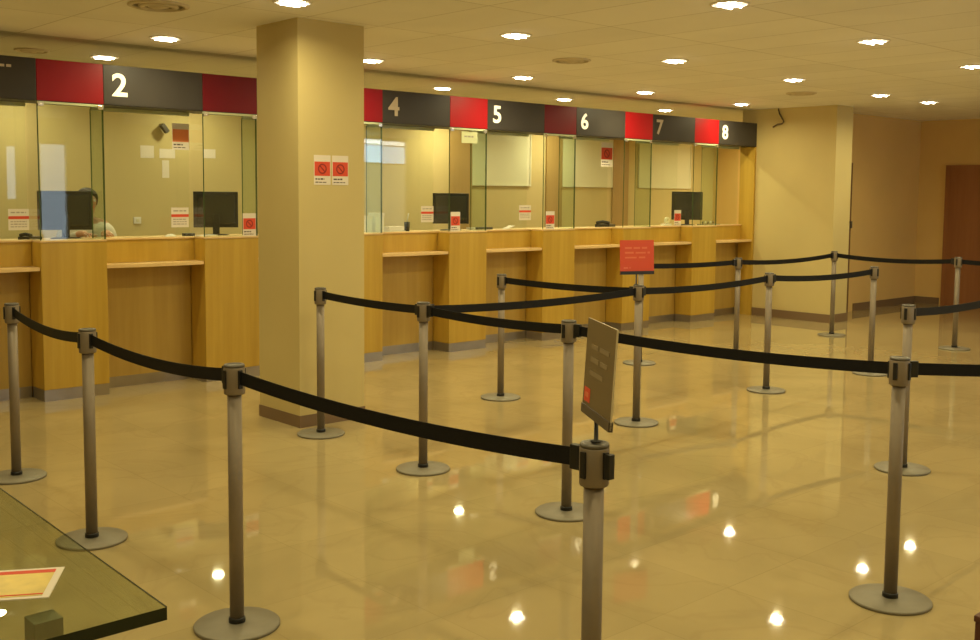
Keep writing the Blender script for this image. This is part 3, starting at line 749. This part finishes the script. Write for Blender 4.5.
# ------------------------------------------------------------------ ceiling lights and vents
LAMP = (1.0, .86, .46)
def area(name, x, y, z, power, size=.2, spread=165, col=LAMP, parent=None):
    l = D2.lights.new(name, 'AREA'); l.shape = 'DISK'; l.size = size; l.energy = power; l.color = col; l.spread = math.radians(spread)
    o = D2.objects.new(name, l); C.objects.link(o); o.location = (x, y, z)
    if parent: o.parent = parent
    return o
bm = nb(); lathe(bm, [(.100, 0), (.100, -.006), (.118, -.006), (.124, -.002), (.124, 0)], 40, close=False); ME_FR = mesh('frame', bm, M['lamp_frame'])
bm = nb(); lathe(bm, [(.0995, -.001), (.06, -.0025), (.02, -.003)], 36); ME_RF = mesh('reflector', bm, M['lamp'])
bm = nb(); tube(bm, [(-.07, 0, -.012), (.07, 0, -.012)], .008, 10); ME_TB = mesh('tube', bm, M['bulb'])
PWR = 14.1
def lamp(x, y, label, power=PWR, col=LAMP, spread=165):
    t = thing('ceiling_light', label, 'ceiling light', (x, y, CZ-.0005), 0, 'round recessed ceiling lights')
    link('frame', ME_FR, t); link('reflector', ME_RF, t)
    for s in (-1, 1):
        o = link('tube', ME_TB, t); o.location = (0, s*.035, 0)
    area('lamp_light', 0, 0, -.03, power, .095, spread, col, t)
    return t
LAMPS = [(3.6, 5.77, 'ceiling light cut by the top photo edge above the column front'), (5.51, 5.76, 'ceiling light right of the column top, brightest of the upper middle'),
         (5.55, 3.9, 'large ceiling light cut by the top edge right of centre'), (7.6, 4.04, 'ceiling light at upper right, nearest the right photo edge in its row'),
         (7.5, 5.83, 'ceiling light at upper centre right, above the red sign'), (7.51, 7.74, 'ceiling light above number 5 on the hall side'),
         (3.73, 7.8, 'ceiling light left of the column, right one of the pair above number 2'), (5.64, 7.75, 'ceiling light peeking out right beside the column'),
         (9.52, 5.9, 'ceiling light in front of number 8, above the hanging cable'), (11.58, 7.92, 'ceiling light just above the number 8 end of the fascia'),
         (11.62, 6.06, 'ceiling light in front of the cream block, above its right edge'), (12.85, 6.07, 'farthest ceiling light, above the dark wall beyond the block'),
         (9.64, 4.16, 'ceiling light cut by the right photo edge'), (9.53, 7.82, 'small ceiling light above number 7 on the hall side')]
for x, y, l in LAMPS: lamp(x, y, l, PWR*(.95*1.35 if x > 12 else .88 if x > 11 else 1.08 if x > 9 else 1.0 if x > 5 else .9))
OLAMPS = [(3.86, 9.28, 'office ceiling light directly above number 2, left one of the pair'), (7.66, 9.18, 'office ceiling light seen above number 4'), (9.56, 9.12, 'office ceiling light seen above the red panel between 5 and 6'),
          (11.7, 9.24, 'office ceiling light seen above number 7')]
OC = (1.0, .90, .50)
for x, y, l in OLAMPS: lamp(x, y, l, PWR*(1.2 if x > 9 else .8), OC)
# lamps outside the frame
for x, y in ((1.7, 7.8), (1.75, 5.8), (3.6, 4.0), (1.7, 4.0), (11.6, 4.1), (1.7, 2.1), (3.6, 2.1), (5.5, 2.1), (7.6, 2.1), (9.6, 2.1), (11.6, 2.1), (1.7, .2), (3.6, .2), (5.5, .2), (7.6, .2), (9.6, .2), (11.6, .2), (-.3, 4.0), (-.3, 2.1), (-.3, .2)):
    area('ceiling_lamp', x, y, CZ-.03, PWR*.72, .12)
for x, y in ((5.75, 9.2), (1.9, 9.2), (5.75, 10.9), (9.47, 10.95), (3.8, 10.9), (7.6, 10.9), (11.6, 10.9), ):
    area('office_unseen_light', x, y, CZ-.03, PWR*(1.2 if x > 9 else .8), .12, 165, OC)
area('office_unseen_light', 15.0, 9.0, CZ-.03, PWR*3, .5, 165, OC)  # added fill light, out of sight behind the block, brightens the right bays
area('office_unseen_light', 15.3, 10.0, CZ-.03, PWR*1.6, .5, 165, OC)  # second added fill, also hidden by the block, no fixture known here
def vent(x, y, r, label):
    t = thing('ceiling_vent', label, 'vent', (x, y, CZ-.0005), 0, 'round ceiling vents')
    bm = nb(); lathe(bm, [(r, 0), (r, -.008), (r*.86, -.016), (r*.84, -.004)], 40, close=False); obj('outer_ring', bm, M['vent'], t)
    bm = nb(); lathe(bm, [(r*.82, -.001), (r*.5, -.0015), (r*.1, -.002)], 36); obj('throat', bm, M['vent_dark'], t)
    bm = nb(); lathe(bm, [(r*.66, -.006), (r*.66, -.012), (r*.50, -.022), (r*.48, -.010)], 36, close=False); obj('middle_cone', bm, M['vent'], t)
    bm = nb(); lathe(bm, [(r*.34, -.006), (r*.34, -.014), (r*.05, -.026)], 32); obj('centre_disc', bm, M['vent'], t)
vent(6.86, 6.46, .17, 'round ceiling vent above number 5, in the middle of the ceiling')
vent(10.82, 6.6, .17, 'round ceiling vent far back in front of the cream block')
vent(3.05, 6.47, .19, 'round ceiling vent at the top left edge')
vent(3.24, 9.28, .14, 'small office ceiling vent above the red panel left of number 2')

# ------------------------------------------------------------------ world and view
w = D2.worlds.new('world'); bpy.context.scene.world = w; w.use_nodes = True
w.node_tree.nodes['Background'].inputs[0].default_value = (.5, .6, .7, 1); w.node_tree.nodes['Background'].inputs[1].default_value = .05
sc = bpy.context.scene
sc.view_settings.view_transform = 'Standard'; sc.view_settings.look = 'None'; sc.view_settings.gamma = 1; sc.view_settings.use_curve_mapping = False
sc.view_settings.exposure = 0.0
sc.cycles.transparent_max_bounces = 40
sc.cycles.max_bounces = 10; sc.cycles.diffuse_bounces = 6; sc.cycles.glossy_bounces = 5
sc.cycles.sample_clamp_indirect = 4.0
